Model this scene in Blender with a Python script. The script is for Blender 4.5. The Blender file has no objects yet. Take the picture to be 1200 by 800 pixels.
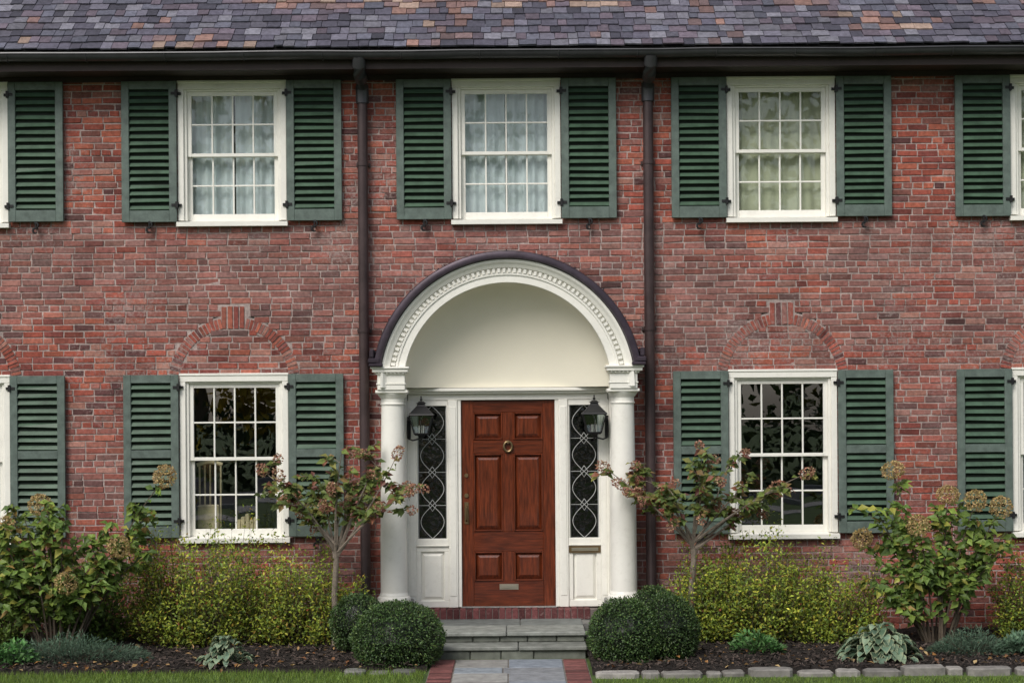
import bpy, math, random
import numpy as np
from mathutils import Vector, noise as mnoise
random.seed(7); rng=np.random.default_rng(7)
scene=bpy.context.scene
R=math.radians
def nz(x,y,z,s=1.0): return mnoise.noise(Vector((x*s,y*s,z*s)))

# ------------------------------------------------------------------ mesh builder
class MB:
    def __init__(s): s.V=[];s.F=[];s.C=[];s.M=[];s.n=0
    def add(s,verts,faces,col=(1,1,1),mi=0):
        n=s.n; s.V.extend([tuple(v) for v in verts]); s.C.extend([col]*len(verts))
        for f in faces: s.F.append(tuple(i+n for i in f)); s.M.append(mi)
        s.n+=len(verts)
    def box(s,x0,x1,y0,y1,z0,z1,col=(1,1,1),mi=0,b=0.0):
        if x1<x0:x0,x1=x1,x0
        if y1<y0:y0,y1=y1,y0
        if z1<z0:z0,z1=z1,z0
        if b<=0:
            s.add([(x0,y0,z0),(x1,y0,z0),(x1,y1,z0),(x0,y1,z0),(x0,y0,z1),(x1,y0,z1),(x1,y1,z1),(x0,y1,z1)],
              [(0,3,2,1),(4,5,6,7),(0,1,5,4),(1,2,6,5),(2,3,7,6),(3,0,4,7)],col,mi); return
        b=min(b,(x1-x0)*.3,(y1-y0)*.3,(z1-z0)*.3)
        vs=[];idx={}
        X=(x0,x1);Y=(y0,y1);Z=(z0,z1)
        for i in (0,1):
            for j in (0,1):
                for k in (0,1):
                    sx=b*(1-2*i);sy=b*(1-2*j);sz=b*(1-2*k)
                    x,y,z=X[i],Y[j],Z[k]
                    idx[(i,j,k,0)]=len(vs);vs.append((x,y+sy,z+sz))
                    idx[(i,j,k,1)]=len(vs);vs.append((x+sx,y,z+sz))
                    idx[(i,j,k,2)]=len(vs);vs.append((x+sx,y+sy,z))
        F=[]
        q=lambda a,c:[idx[t+(c,)] for t in a]
        F.append(q([(0,0,0),(0,0,1),(0,1,1),(0,1,0)],0));F.append(q([(1,0,0),(1,1,0),(1,1,1),(1,0,1)],0))
        F.append(q([(0,0,0),(1,0,0),(1,0,1),(0,0,1)],1));F.append(q([(0,1,0),(0,1,1),(1,1,1),(1,1,0)],1))
        F.append(q([(0,0,0),(0,1,0),(1,1,0),(1,0,0)],2));F.append(q([(0,0,1),(1,0,1),(1,1,1),(0,1,1)],2))
        for j in (0,1):
            for k in (0,1):
                F.append([idx[(0,j,k,1)],idx[(1,j,k,1)],idx[(1,j,k,2)],idx[(0,j,k,2)]])
        for i in (0,1):
            for k in (0,1):
                F.append([idx[(i,0,k,0)],idx[(i,1,k,0)],idx[(i,1,k,2)],idx[(i,0,k,2)]])
        for i in (0,1):
            for j in (0,1):
                F.append([idx[(i,j,0,0)],idx[(i,j,1,0)],idx[(i,j,1,1)],idx[(i,j,0,1)]])
        for i in (0,1):
            for j in (0,1):
                for k in (0,1):
                    F.append([idx[(i,j,k,0)],idx[(i,j,k,1)],idx[(i,j,k,2)]])
        s.add(vs,F,col,mi)
    def batch(s,V,F,C,mi=0):
        n=s.n; s.V.extend(map(tuple,V.tolist())); s.C.extend(map(tuple,C.tolist()))
        s.F.extend(map(tuple,(F+n).tolist())); s.M.extend([mi]*len(F)); s.n+=len(V)
    def tube(s,pts,rad,sides=6,col=(1,1,1),mi=0,cap=True):
        pts=[Vector(p) for p in pts]; vs=[];F=[]
        if not hasattr(rad,'__len__'): rad=[rad]*len(pts)
        for i,p in enumerate(pts):
            t=(pts[min(i+1,len(pts)-1)]-pts[max(i-1,0)])
            if t.length<1e-9:t=Vector((0,0,1))
            t.normalize()
            ref=Vector((0,1,0)) if abs(t.y)<.9 else Vector((1,0,0))
            a=t.cross(ref).normalized(); b=t.cross(a)
            for k in range(sides):
                an=2*math.pi*k/sides
                vs.append(p+(a*math.cos(an)+b*math.sin(an))*rad[i])
        for i in range(len(pts)-1):
            for k in range(sides):
                k2=(k+1)%sides
                F.append((i*sides+k,i*sides+k2,(i+1)*sides+k2,(i+1)*sides+k))
        if cap:
            F.append(tuple(range(sides))); F.append(tuple((len(pts)-1)*sides+k for k in range(sides)))
        s.add(vs,F,col,mi)
    def lathe(s,cx,cy,prof,sides=32,col=(1,1,1),mi=0):
        vs=[];F=[]
        for r,z in prof:
            for k in range(sides):
                a=2*math.pi*k/sides; vs.append((cx+r*math.cos(a),cy+r*math.sin(a),z))
        for i in range(len(prof)-1):
            for k in range(sides):
                k2=(k+1)%sides; F.append((i*sides+k,i*sides+k2,(i+1)*sides+k2,(i+1)*sides+k))
        F.append(tuple(range(sides))); F.append(tuple((len(prof)-1)*sides+k for k in range(sides)))
        s.add(vs,F,col,mi)
    def sweep_arch(s,cx,cz,prof,a0,a1,seg=72,col=(1,1,1),mi=0,cap=True,closed=True):
        vs=[];F=[];m=len(prof)
        for i in range(seg+1):
            a=a0+(a1-a0)*i/seg
            for r,y in prof: vs.append((cx+r*math.cos(a),y,cz+r*math.sin(a)))
        for i in range(seg):
            for k in range(m if closed else m-1):
                k2=(k+1)%m; F.append((i*m+k,i*m+k2,(i+1)*m+k2,(i+1)*m+k))
        if cap and closed: F.append(tuple(range(m)));F.append(tuple(seg*m+k for k in range(m)))
        s.add(vs,F,col,mi)
    def build(s,name,mats,parent=None,smooth=False,origin=False):
        me=bpy.data.meshes.new(name)
        V=s.V; off=(0,0,0)
        if origin:
            A=np.array(V); off=((A[:,0].min()+A[:,0].max())/2,(A[:,1].min()+A[:,1].max())/2,A[:,2].min())
            V=(A-np.array(off)).tolist()
        me.from_pydata(V,[],s.F)
        at=me.color_attributes.new('Col','FLOAT_COLOR','POINT')
        C=np.ones((s.n,4),dtype=np.float32); C[:,:3]=np.array(s.C,dtype=np.float32)
        at.data.foreach_set('color',C.ravel())
        if not isinstance(mats,(list,tuple)): mats=[mats]
        for m in mats: me.materials.append(m)
        me.polygons.foreach_set('material_index',np.array(s.M,dtype=np.int32))
        me.update()
        ob=bpy.data.objects.new(name,me); ob.location=off
        scene.collection.objects.link(ob)
        if parent: ob.parent=parent
        if smooth:
            me.polygons.foreach_set('use_smooth',[True]*len(me.polygons))
            try: me.set_sharp_from_angle(angle=R(35))
            except Exception: pass
        return ob

# ------------------------------------------------------------------ materials
def mat(name,col=None,rough=.6,var=.15,vs=6,bump=.15,bs=60,spec=.4,metal=0,coat=0,transl=0,stretch=None,dist=.01,grime=0):
    m=bpy.data.materials.new(name); m.use_nodes=True; nt=m.node_tree; N=nt.nodes; L=nt.links
    p=N['Principled BSDF']
    tc=N.new('ShaderNodeTexCoord'); src=tc.outputs['Object']
    if stretch:
        mp=N.new('ShaderNodeMapping'); mp.inputs['Scale'].default_value=stretch; L.new(src,mp.inputs[0]); src=mp.outputs[0]
    if col is None:
        a=N.new('ShaderNodeAttribute'); a.attribute_name='Col'; cs=a.outputs['Color']
    else:
        rgb=N.new('ShaderNodeRGB'); rgb.outputs[0].default_value=(*col,1); cs=rgb.outputs[0]
    if var>0:
        n=N.new('ShaderNodeTexNoise'); n.inputs['Scale'].default_value=vs; n.inputs['Detail'].default_value=6; n.inputs['Roughness'].default_value=.65
        L.new(src,n.inputs['Vector'])
        mr=N.new('ShaderNodeMapRange'); mr.inputs[1].default_value=.3; mr.inputs[2].default_value=.7
        mr.inputs[3].default_value=1-var; mr.inputs[4].default_value=1+var; L.new(n.outputs[0],mr.inputs[0])
        mx=N.new('ShaderNodeVectorMath'); mx.operation='SCALE'; L.new(cs,mx.inputs[0]); L.new(mr.outputs[0],mx.inputs['Scale']); cs=mx.outputs[0]
    if grime>0:
        n3=N.new('ShaderNodeTexNoise'); n3.inputs['Scale'].default_value=13; n3.inputs['Detail'].default_value=8; n3.inputs['Roughness'].default_value=.8
        L.new(tc.outputs['Object'],n3.inputs['Vector'])
        m3=N.new('ShaderNodeMapRange'); m3.inputs[1].default_value=.52; m3.inputs[2].default_value=.75; m3.inputs[3].default_value=0; m3.inputs[4].default_value=grime
        L.new(n3.outputs[0],m3.inputs[0]); gm=N.new('ShaderNodeMix'); gm.data_type='RGBA'; L.new(m3.outputs[0],gm.inputs[0]); L.new(cs,gm.inputs[6]); gm.inputs[7].default_value=(.34,.31,.25,1); cs=gm.outputs[2]
    L.new(cs,p.inputs['Base Color'])
    p.inputs['Roughness'].default_value=rough; p.inputs['Metallic'].default_value=metal
    p.inputs['Specular IOR Level'].default_value=spec; p.inputs['Coat Weight'].default_value=coat
    if bump>0:
        n2=N.new('ShaderNodeTexNoise'); n2.inputs['Scale'].default_value=bs; n2.inputs['Detail'].default_value=5; L.new(src,n2.inputs['Vector'])
        b=N.new('ShaderNodeBump'); b.inputs['Strength'].default_value=bump; b.inputs['Distance'].default_value=dist
        L.new(n2.outputs[0],b.inputs['Height']); L.new(b.outputs[0],p.inputs['Normal'])
    if transl>0:
        t=N.new('ShaderNodeBsdfTranslucent'); L.new(cs,t.inputs[0]); ms=N.new('ShaderNodeMixShader'); ms.inputs[0].default_value=transl
        L.new(p.outputs[0],ms.inputs[1]); L.new(t.outputs[0],ms.inputs[2]); L.new(ms.outputs[0],N['Material Output'].inputs[0])
    return m

def smear_mat(name,base=None,smear=(.37,.30,.28),amt=.6,thr=.50,bump=.5,bs=90):
    m=bpy.data.materials.new(name); m.use_nodes=True; nt=m.node_tree; N=nt.nodes; L=nt.links; p=N['Principled BSDF']
    tc=N.new('ShaderNodeTexCoord')
    if base is None:
        a=N.new('ShaderNodeAttribute'); a.attribute_name='Col'; cs=a.outputs['Color']
    else:
        a=N.new('ShaderNodeRGB'); a.outputs[0].default_value=(*base,1); cs=a.outputs[0]
    def noi(sc,det=5,ro=.6):
        n=N.new('ShaderNodeTexNoise'); n.inputs['Scale'].default_value=sc; n.inputs['Detail'].default_value=det; n.inputs['Roughness'].default_value=ro
        L.new(tc.outputs['Object'],n.inputs['Vector']); return n.outputs[0]
    def mr(x,a0,a1,b0,b1):
        r=N.new('ShaderNodeMapRange'); L.new(x,r.inputs[0])
        for i,v in enumerate((a0,a1,b0,b1)): r.inputs[i+1].default_value=v
        return r.outputs[0]
    f=mr(noi(28,6,.7),.3,.7,.62,1.38)
    sc=N.new('ShaderNodeVectorMath'); sc.operation='SCALE'; L.new(cs,sc.inputs[0]); L.new(f,sc.inputs['Scale'])
    big=mr(noi(.9,3),.35,.68,-.12,.10)
    fine=noi(34,8,.75)
    ad=N.new('ShaderNodeMath'); ad.operation='ADD'; L.new(fine,ad.inputs[0]); L.new(big,ad.inputs[1])
    fac=mr(ad.outputs[0],thr,thr+.14,0,amt)
    mx=N.new('ShaderNodeMix'); mx.data_type='RGBA'; L.new(fac,mx.inputs[0]); L.new(sc.outputs[0],mx.inputs[6]); mx.inputs[7].default_value=(*smear,1)
    g=mr(noi(2.1,5,.6),.35,.65,.80,1.15)
    s2=N.new('ShaderNodeVectorMath'); s2.operation='SCALE'; L.new(mx.outputs[2],s2.inputs[0]); L.new(g,s2.inputs['Scale'])
    L.new(s2.outputs[0],p.inputs['Base Color']); p.inputs['Roughness'].default_value=.85; p.inputs['Specular IOR Level'].default_value=.25
    b=N.new('ShaderNodeBump'); b.inputs['Strength'].default_value=bump; b.inputs['Distance'].default_value=.012
    L.new(noi(bs,6,.7),b.inputs['Height']); L.new(b.outputs[0],p.inputs['Normal'])
    return m

M_brick=smear_mat('brick_clay',amt=.6,thr=.53)
M_mortar=smear_mat('mortar',base=(.39,.315,.292),smear=(.20,.135,.125),amt=.7,thr=.54,bump=.7,bs=50)
M_white=mat('white_paint',(.83,.815,.75),rough=.45,var=.05,vs=3,bump=.05,bs=40,grime=.22)
M_cream=mat('cream_plaster',(.76,.72,.60),rough=.6,var=.03,vs=1.5,bump=.05,bs=25)
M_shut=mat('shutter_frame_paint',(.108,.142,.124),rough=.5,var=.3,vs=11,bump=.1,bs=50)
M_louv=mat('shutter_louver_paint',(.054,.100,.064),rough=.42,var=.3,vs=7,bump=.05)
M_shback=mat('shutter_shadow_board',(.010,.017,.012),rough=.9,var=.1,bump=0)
M_iron=mat('black_iron',(.010,.010,.011),rough=.5,var=.1,bump=.05)
M_gut=mat('gutter_metal',(.055,.055,.060),rough=.35,var=.25,vs=4,bump=.04,bs=20,metal=.3)
M_spout=mat('downspout_paint',(.060,.040,.040),rough=.4,var=.3,vs=5,bump=.05,bs=30,metal=.2)
M_hood=mat('aged_copper',(.050,.038,.050),rough=.42,var=.4,vs=5,bump=.08,bs=20,metal=.5)
M_slate=mat('roof_slate',None,rough=.65,var=.35,vs=22,bump=.5,bs=70)
M_stone=mat('bluestone',None,rough=.75,var=.35,vs=9,bump=.35,bs=50)
M_wood=mat('mahogany',(.118,.024,.008),rough=.28,var=.65,vs=5,bump=.06,bs=20,coat=.3,stretch=(9,9,.9))
M_woodh=mat('mahogany_rail',(.105,.021,.007),rough=.28,var=.65,vs=5,bump=.06,bs=20,coat=.3,stretch=(.9,9,9))
M_brass=mat('aged_brass',(.24,.17,.09),rough=.4,var=.15,bump=.03,metal=.9)
M_steel=mat('polished_nickel',(.55,.50,.40),rough=.3,var=.1,bump=.03,metal=.9)
M_lead=mat('lead_came',(.42,.43,.42),rough=.5,var=.1,bump=.05)
M_curt=mat('curtain_fabric',(.80,.86,.86),rough=.9,var=.08,vs=4,bump=.1,bs=200,transl=.35)
M_curt2=mat('cream_curtain_fabric',(.60,.60,.42),rough=.9,var=.15,vs=3,bump=.1,bs=200,transl=.3)
M_warm=mat('warm_reflection_tone',(.62,.50,.30),rough=.9,var=.4,vs=9,bump=.1,bs=200)  # pale warm colour imitating reflections in the lower-left window
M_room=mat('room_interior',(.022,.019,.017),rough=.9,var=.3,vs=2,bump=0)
M_leaf=mat('leaf',None,rough=.5,var=.18,vs=30,bump=0,spec=.35,transl=.3)
M_box=mat('boxwood_leaf',None,rough=.42,var=.25,vs=9,bump=0,spec=.4,transl=.12)
M_bark=mat('bark',(.20,.165,.13),rough=.9,var=.3,vs=25,bump=.6,bs=50)
M_twig=mat('twig_bark',(.09,.07,.05),rough=.9,var=.3,vs=25,bump=0)
M_mulch=mat('mulch',(.020,.015,.012),rough=.95,var=.6,vs=40,bump=1,bs=50,dist=.03)
M_chip=mat('mulch_chip',None,rough=.95,var=.3,vs=30,bump=0)
M_soil=mat('lawn_soil',(.06,.10,.022),rough=.95,var=.35,vs=3,bump=.6,bs=60)
M_grass=mat('grass_blade',None,rough=.55,var=.15,vs=3,bump=0,transl=.3)
M_asph=mat('asphalt',(.05,.05,.052),rough=.9,var=.2,vs=20,bump=.4,bs=120)
M_conc=mat('concrete',(.35,.34,.32),rough=.9,var=.12,vs=5,bump=.3,bs=80)
M_ply=mat('painted_fascia',(.040,.026,.024),rough=.6,var=.2,bump=.05)

def glass(name,fac=.16,tint=(.9,.95,.95),wave=.03,ws=3,rough=0.0):
    m=bpy.data.materials.new(name); m.use_nodes=True; N=m.node_tree.nodes; L=m.node_tree.links
    N.remove(N['Principled BSDF'])
    t=N.new('ShaderNodeBsdfTransparent'); t.inputs[0].default_value=(*tint,1)
    g=N.new('ShaderNodeBsdfGlossy'); g.inputs['Roughness'].default_value=rough; g.inputs['Color'].default_value=(.95,.97,1,1)
    tc=N.new('ShaderNodeTexCoord'); n=N.new('ShaderNodeTexNoise'); n.inputs['Scale'].default_value=ws; n.inputs['Detail'].default_value=1
    L.new(tc.outputs['Object'],n.inputs['Vector'])
    b=N.new('ShaderNodeBump'); b.inputs['Strength'].default_value=wave; b.inputs['Distance'].default_value=.1
    L.new(n.outputs[0],b.inputs['Height']); L.new(b.outputs[0],g.inputs['Normal'])
    lw=N.new('ShaderNodeLayerWeight'); lw.inputs[0].default_value=.5
    ma=N.new('ShaderNodeMapRange'); ma.inputs[1].default_value=0; ma.inputs[2].default_value=1; ma.inputs[3].default_value=fac; ma.inputs[4].default_value=.9
    pw=N.new('ShaderNodeMath'); pw.operation='POWER'; pw.inputs[1].default_value=3; L.new(lw.outputs['Facing'],pw.inputs[0]); L.new(pw.outputs[0],ma.inputs[0])
    mx=N.new('ShaderNodeMixShader'); L.new(ma.outputs[0],mx.inputs[0]); L.new(t.outputs[0],mx.inputs[1]); L.new(g.outputs[0],mx.inputs[2])
    L.new(mx.outputs[0],N['Material Output'].inputs[0]); return m
M_glassU=glass('upper_window_glass',.055,wave=.006,ws=2.5)
M_glass=glass('window_glass',.15,wave=.008,ws=2.5)
M_glassd=glass('leaded_glass',.07,tint=(.25,.28,.27),wave=.1,ws=18,rough=.08)
M_glassl=glass('lantern_glass',.12,tint=(.75,.8,.8))

# ------------------------------------------------------------------ house
house=bpy.data.objects.new('brick_house',None); scene.collection.objects.link(house)
HX0,HX1=-7.7,7.7
CX=-0.045; ACZ=2.60
WX=[-5.81,-2.905,-0.04,2.83,5.79]
WW=.567
UP=(4.30,5.82); LO=(1.0,2.765)
EAVE=5.865
wins=[(x,)+UP for x in WX]+[(x,)+LO for x in (WX[0],WX[1],WX[3],WX[4])]
arches=[WX[0],WX[1],WX[3],WX[4]]
AZ=2.66; AR0,AR1=.585,.69
def excl(z):
    e=[]
    for (x,a,b) in wins:
        if a-.01<z<b: e.append((x-WW,x+WW))
    if z<ACZ: e.append((CX-1.10,CX+1.10))
    else:
        h=1.2**2-(z-ACZ)**2
        if h>0: e.append((CX-math.sqrt(h),CX+math.sqrt(h)))
    for x in arches:
        if z>LO[1]:
            dz=z-AZ
            ho=(AR1+.006)**2-dz*dz; hi=(AR0-.006)**2-dz*dz
            if ho>0:
                o=math.sqrt(ho)
                if hi>0: i=math.sqrt(hi); e+=[(x-o,x-i),(x+i,x+o)]
                else: e.append((x-o,x+o))
            if AZ+AR0-.03<z<AZ+AR1+.13: e.append((x-.135,x+.135))
    return sorted(e)
def free(z,x0,x1):
    out=[];c=x0
    for a,b in excl(z):
        if a>c: out.append((c,min(a,x1)))
        c=max(c,b)
    if c<x1: out.append((c,x1))
    return [(a,b) for a,b in out if b-a>.004]
PAL=[((.30,.078,.055),.38),((.36,.108,.070),.18),((.21,.060,.050),.19),((.25,.100,.082),.14),((.105,.045,.044),.05),((.34,.16,.125),.06)]
pw=np.array([p[1] for p in PAL]); pw/=pw.sum()
def bcol(x,z):
    c=np.array(PAL[rng.choice(len(PAL),p=pw)][0])
    k=.12+nz(x*.8,3,z*.9)*.6+ (0.25 if 2.95<z<4.25 else 0.0)*1.0
    k=max(0,min(.75,k+rng.normal()*.15))
    c=c*(1-k)+np.array((.245,.145,.132))*k
    c=c*(1+rng.normal()*.14)
    return tuple(np.clip(c,.02,.6))
def brick(mb,x0,x1,z0,z1,y=0.0,proud=.007,col=(1,1,1)):
    j=lambda s=.0024: random.gauss(0,s)
    b=.0035; p=proud+random.gauss(0,.0018)
    o=[(x0+j(),y-p*.3,z0+j()),(x1+j(),y-p*.3,z0+j()),(x1+j(),y-p*.3,z1+j()),(x0+j(),y-p*.3,z1+j())]
    tl=random.gauss(0,.0012); tz=random.gauss(0,.0012)
    i=[(o[0][0]+b,y-p+tl+tz,o[0][2]+b),(o[1][0]-b,y-p-tl+tz,o[1][2]+b),(o[2][0]-b,y-p-tl-tz,o[2][2]-b),(o[3][0]+b,y-p+tl-tz,o[3][2]-b)]
    k=[(v[0],y+.01,v[2]) for v in o]
    mb.add(i+o+k,[(0,1,2,3),(4,5,1,0),(5,6,2,1),(6,7,3,2),(7,4,0,3),(8,9,5,4),(9,10,6,5),(10,11,7,6),(11,8,4,7)],col)
wall=MB(); mort=MB()
CH=.0677; z=-.03; ci=0
while z<EAVE+.05:
    zm=z+CH/2
    fr=free(zm,HX0,HX1)
    for a,b in fr: mort.add([(a-.004,0,z),(b+.004,0,z),(b+.004,0,z+CH),(a-.004,0,z+CH)],[(0,1,2,3)])
    x=HX0-random.random()*.02-(ci%2)*.107
    hdr=(ci%6==3)
    while x<HX1:
        ln=.098 if (hdr or random.random()<.10) else .203
        ln+=random.gauss(0,.003)
        for a,b in fr:
            s,e=max(x,a),min(x+ln,b)
            if e-s>.03: 
                brick(wall,s,e,z+.0060+random.gauss(0,.001),z+CH-.0060,col=bcol(x,z))
        x+=ln+.013
    z+=CH; ci+=1
for ax in arches:
    n=44
    mort.sweep_arch(ax,AZ,[(AR0-.02,-.001),(AR1+.02,-.001)],R(8),R(172),seg=40,closed=False,cap=False)
    mort.box(ax-.145,ax+.145,-.002,.01,AZ+AR0-.04,AZ+AR1+.14)
    for i in range(n):
        a=R(9)+R(162)*(i+.5)/n
        if abs(math.cos(a))*AR1<.125: continue
        da=R(162)/n*.38
        pr=.009+random.gauss(0,.002); c=bcol(ax,AZ+.2)
        q=[(AR0,a-da),(AR1,a-da*.96),(AR1,a+da*.96),(AR0,a+da)]
        P=[(ax+r*math.cos(t),AZ+r*math.sin(t)) for r,t in q]
        V=[(p[0],-pr,p[1]) for p in P]+[(p[0],.01,p[1]) for p in P]
        wall.add(V,[(3,2,1,0),(0,1,5,4),(1,2,6,5),(2,3,7,6),(3,0,4,7)],tuple(np.array(c)*1.05))
    for k in range(4):
        x0=ax-.125+k*.0635
        brick(wall,x0,x0+.050,AZ+AR0-.01,AZ+AR1+.115,proud=.012,col=bcol(ax,AZ))
wall.build('brickwork',M_brick,house)
shell=mort
shell.box(HX0,HX0+.12,.012,9,-.03,EAVE); shell.box(HX1-.12,HX1,.012,9,-.03,EAVE); shell.box(HX0,HX1,9,9.1,-.03,EAVE)
shell.build('wall_mortar_backing',M_mortar,house)
sw=MB()
for sx,yy in ((HX0,-1),(HX1,1)):
    z=-.03;ci=0
    while z<EAVE:
        y=.02+(ci%2)*.107
        while y<5:
            c=bcol(y,z)
            sw.box(sx+yy*.009 if yy>0 else sx-.009,sx,y,y+.203,z+.006,z+CH-.005,c); y+=.215
        z+=CH;ci+=1
sw.build('side_brickwork',M_brick,house)

# windows
def window(cx,z0,z1,kind,gm):
    mb=MB(); g=MB()
    W=WW; b=.004
    sillh=.062
    top=z1
    ct=.062; hd=.085
    mb.box(cx-W,cx-W+ct,-.032,.08,z0+sillh,top-hd,b=b)
    mb.box(cx+W-ct,cx+W,-.032,.08,z0+sillh,top-hd,b=b)
    mb.box(cx-W,cx+W,-.034,.08,top-hd,top,b=b)
    mb.box(cx-W-.004,cx+W+.004,-.043,-.02,top-.022,top+.003,b=b)
    it=.030
    xa,xb=cx-W+ct,cx+W-ct
    mb.box(xa,xa+it,-.006,.1,z0+sillh,top-hd,b=b); mb.box(xb-it,xb,-.006,.1,z0+sillh,top-hd,b=b)
    mb.box(xa+it,xb-it,-.006,.1,top-hd-.02,top-hd,b=b)
    mb.add([(cx-W-.012,-.075,z0),(cx+W+.012,-.075,z0),(cx+W+.012,.06,z0),(cx-W-.012,.06,z0),
            (cx-W-.012,-.075,z0+.045),(cx+W+.012,-.075,z0+.045),(cx+W+.012,.06,z0+sillh),(cx-W-.012,.06,z0+sillh)],
            [(0,3,2,1),(4,5,6,7),(0,1,5,4),(1,2,6,5),(2,3,7,6),(3,0,4,7)])
    sa,sb=xa+it,xb-it; zt=top-hd-.02; zb=z0+sillh; zm=(zt+zb)/2
    st=.045; mu=.017
    for (y0,y1,a,c2,rb,rt) in ((.018,.052,zm-.005,zt,.035,.045),(.056,.09,zb,zm+.028,.075,.035)):
        mb.box(sa,sa+st,y0,y1,a,c2,b=.003); mb.box(sb-st,sb,y0,y1,a,c2,b=.003)
        mb.box(sa+st,sb-st,y0+.001,y1,a,a+rb,b=.003); mb.box(sa+st,sb-st,y0+.001,y1,c2-rt,c2,b=.003)
        gx0,gx1,gz0,gz1=sa+st,sb-st,a+rb,c2-rt
        for k in (1,2,3):
            x=gx0+(gx1-gx0)*k/4; mb.box(x-mu/2,x+mu/2,y0+.004,y1-.004,gz0,gz1,b=.003)
        zc=(gz0+gz1)/2; mb.box(gx0,gx1,y0+.006,y1-.006,zc-mu/2,zc+mu/2,b=.003)
        for k in range(4):
            for r in range(2):
                xx0=gx0+(gx1-gx0)*k/4; xx1=gx0+(gx1-gx0)*(k+1)/4
                zz0=gz0 if r==0 else zc; zz1=zc if r==0 else gz1
                yy=(y0+y1)/2; t1=random.gauss(0,.0008); t2=random.gauss(0,.0008)
                g.add([(xx0,yy+t1+t2,zz0),(xx1,yy-t1+t2,zz0),(xx1,yy-t1-t2,zz1),(xx0,yy+t1-t2,zz1)],[(0,1,2,3)])
    mb.build('window_frame',M_white,house); g.build('window_panes',gm,house)
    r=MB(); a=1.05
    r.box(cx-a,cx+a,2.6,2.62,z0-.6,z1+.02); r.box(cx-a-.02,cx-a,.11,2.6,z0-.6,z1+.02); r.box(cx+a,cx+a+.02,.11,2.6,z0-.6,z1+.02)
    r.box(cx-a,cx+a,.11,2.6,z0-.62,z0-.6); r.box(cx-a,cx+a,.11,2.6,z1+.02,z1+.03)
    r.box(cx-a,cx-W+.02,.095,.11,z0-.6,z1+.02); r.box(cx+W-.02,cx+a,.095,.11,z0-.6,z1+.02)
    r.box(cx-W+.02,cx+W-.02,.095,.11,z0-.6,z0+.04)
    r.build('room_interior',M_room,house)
    c=MB()
    def curtain(x0,x1,y,za,zb_,amp=.02,fr=60):
        n=int((x1-x0)/.008)+2; V=[];F=[]
        ph=random.random()*6
        for i in range(n):
            x=x0+(x1-x0)*i/(n-1)
            yy=y+amp*math.sin(x*fr+ph)+amp*.6*math.sin(x*fr*.43+ph*2)
            V+=[(x,yy,za),(x+.01*math.sin(x*9),yy*1.02,zb_)]
        for i in range(n-1): F.append((2*i,2*i+2,2*i+3,2*i+1))
        c.add(V,F)
    if kind=='sheer':
        curtain(cx-.5,cx-.012,.15,z0,z1,.014); curtain(cx+.012,cx+.5,.15,z0,z1,.014)
        c.build('curtains',M_curt,house,smooth=True)
    elif kind=='cream':
        curtain(cx-.5,cx+.5,.15,z0,z1,.010,45); c.build('curtains',M_curt2,house,smooth=True)
    elif kind=='sides':
        curtain(cx-.5,cx-.36,.2,z0,z1); curtain(cx+.36,cx+.5,.2,z0,z1)
        c.build('curtains',M_curt,house,smooth=True)
    elif kind=='warm_reflection':
        # chair- and book-shaped pieces added to imitate warm reflections in the lower sash
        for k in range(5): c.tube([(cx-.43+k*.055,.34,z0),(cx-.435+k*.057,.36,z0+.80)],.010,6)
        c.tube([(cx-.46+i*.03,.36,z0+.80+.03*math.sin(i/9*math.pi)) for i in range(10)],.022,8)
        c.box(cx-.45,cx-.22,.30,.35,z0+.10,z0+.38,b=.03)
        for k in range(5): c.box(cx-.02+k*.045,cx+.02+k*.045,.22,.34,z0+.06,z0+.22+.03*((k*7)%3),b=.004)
        c.build('warm_reflection_pieces',M_warm,house)
kinds=['sheer','sheer','sheer','cream','cream']
for x,k in zip(WX,kinds): window(x,UP[0],UP[1],k,M_glassU)
for x,k in zip((WX[0],WX[1],WX[3],WX[4]),('sides','warm_reflection','none','sides')): window(x,LO[0],LO[1],k,M_glass)

# shutters
def shutter(x0,x1,z0,z1,rail=None):
    mb=MB(); y0,y1=-.072,-.034; st=.080
    mb.box(x0,x0+st,y0,y1,z0,z1,b=.004); mb.box(x1-st,x1,y0,y1,z0,z1,b=.004)
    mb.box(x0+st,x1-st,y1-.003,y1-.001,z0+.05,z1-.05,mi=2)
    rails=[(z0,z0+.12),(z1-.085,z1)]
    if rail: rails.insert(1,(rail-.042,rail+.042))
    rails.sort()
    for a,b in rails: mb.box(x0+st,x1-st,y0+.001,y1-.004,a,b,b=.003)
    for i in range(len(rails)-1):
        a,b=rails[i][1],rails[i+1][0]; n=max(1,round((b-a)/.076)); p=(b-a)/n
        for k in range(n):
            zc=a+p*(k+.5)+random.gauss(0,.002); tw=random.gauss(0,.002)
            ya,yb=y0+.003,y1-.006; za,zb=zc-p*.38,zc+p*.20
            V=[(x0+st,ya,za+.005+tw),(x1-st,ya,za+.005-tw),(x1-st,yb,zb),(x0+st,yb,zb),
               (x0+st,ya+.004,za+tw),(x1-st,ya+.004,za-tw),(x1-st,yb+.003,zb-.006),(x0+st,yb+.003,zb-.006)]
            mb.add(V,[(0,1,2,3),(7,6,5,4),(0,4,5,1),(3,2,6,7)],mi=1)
    mb.build('shutter',[M_shut,M_louv,M_shback],house)
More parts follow.
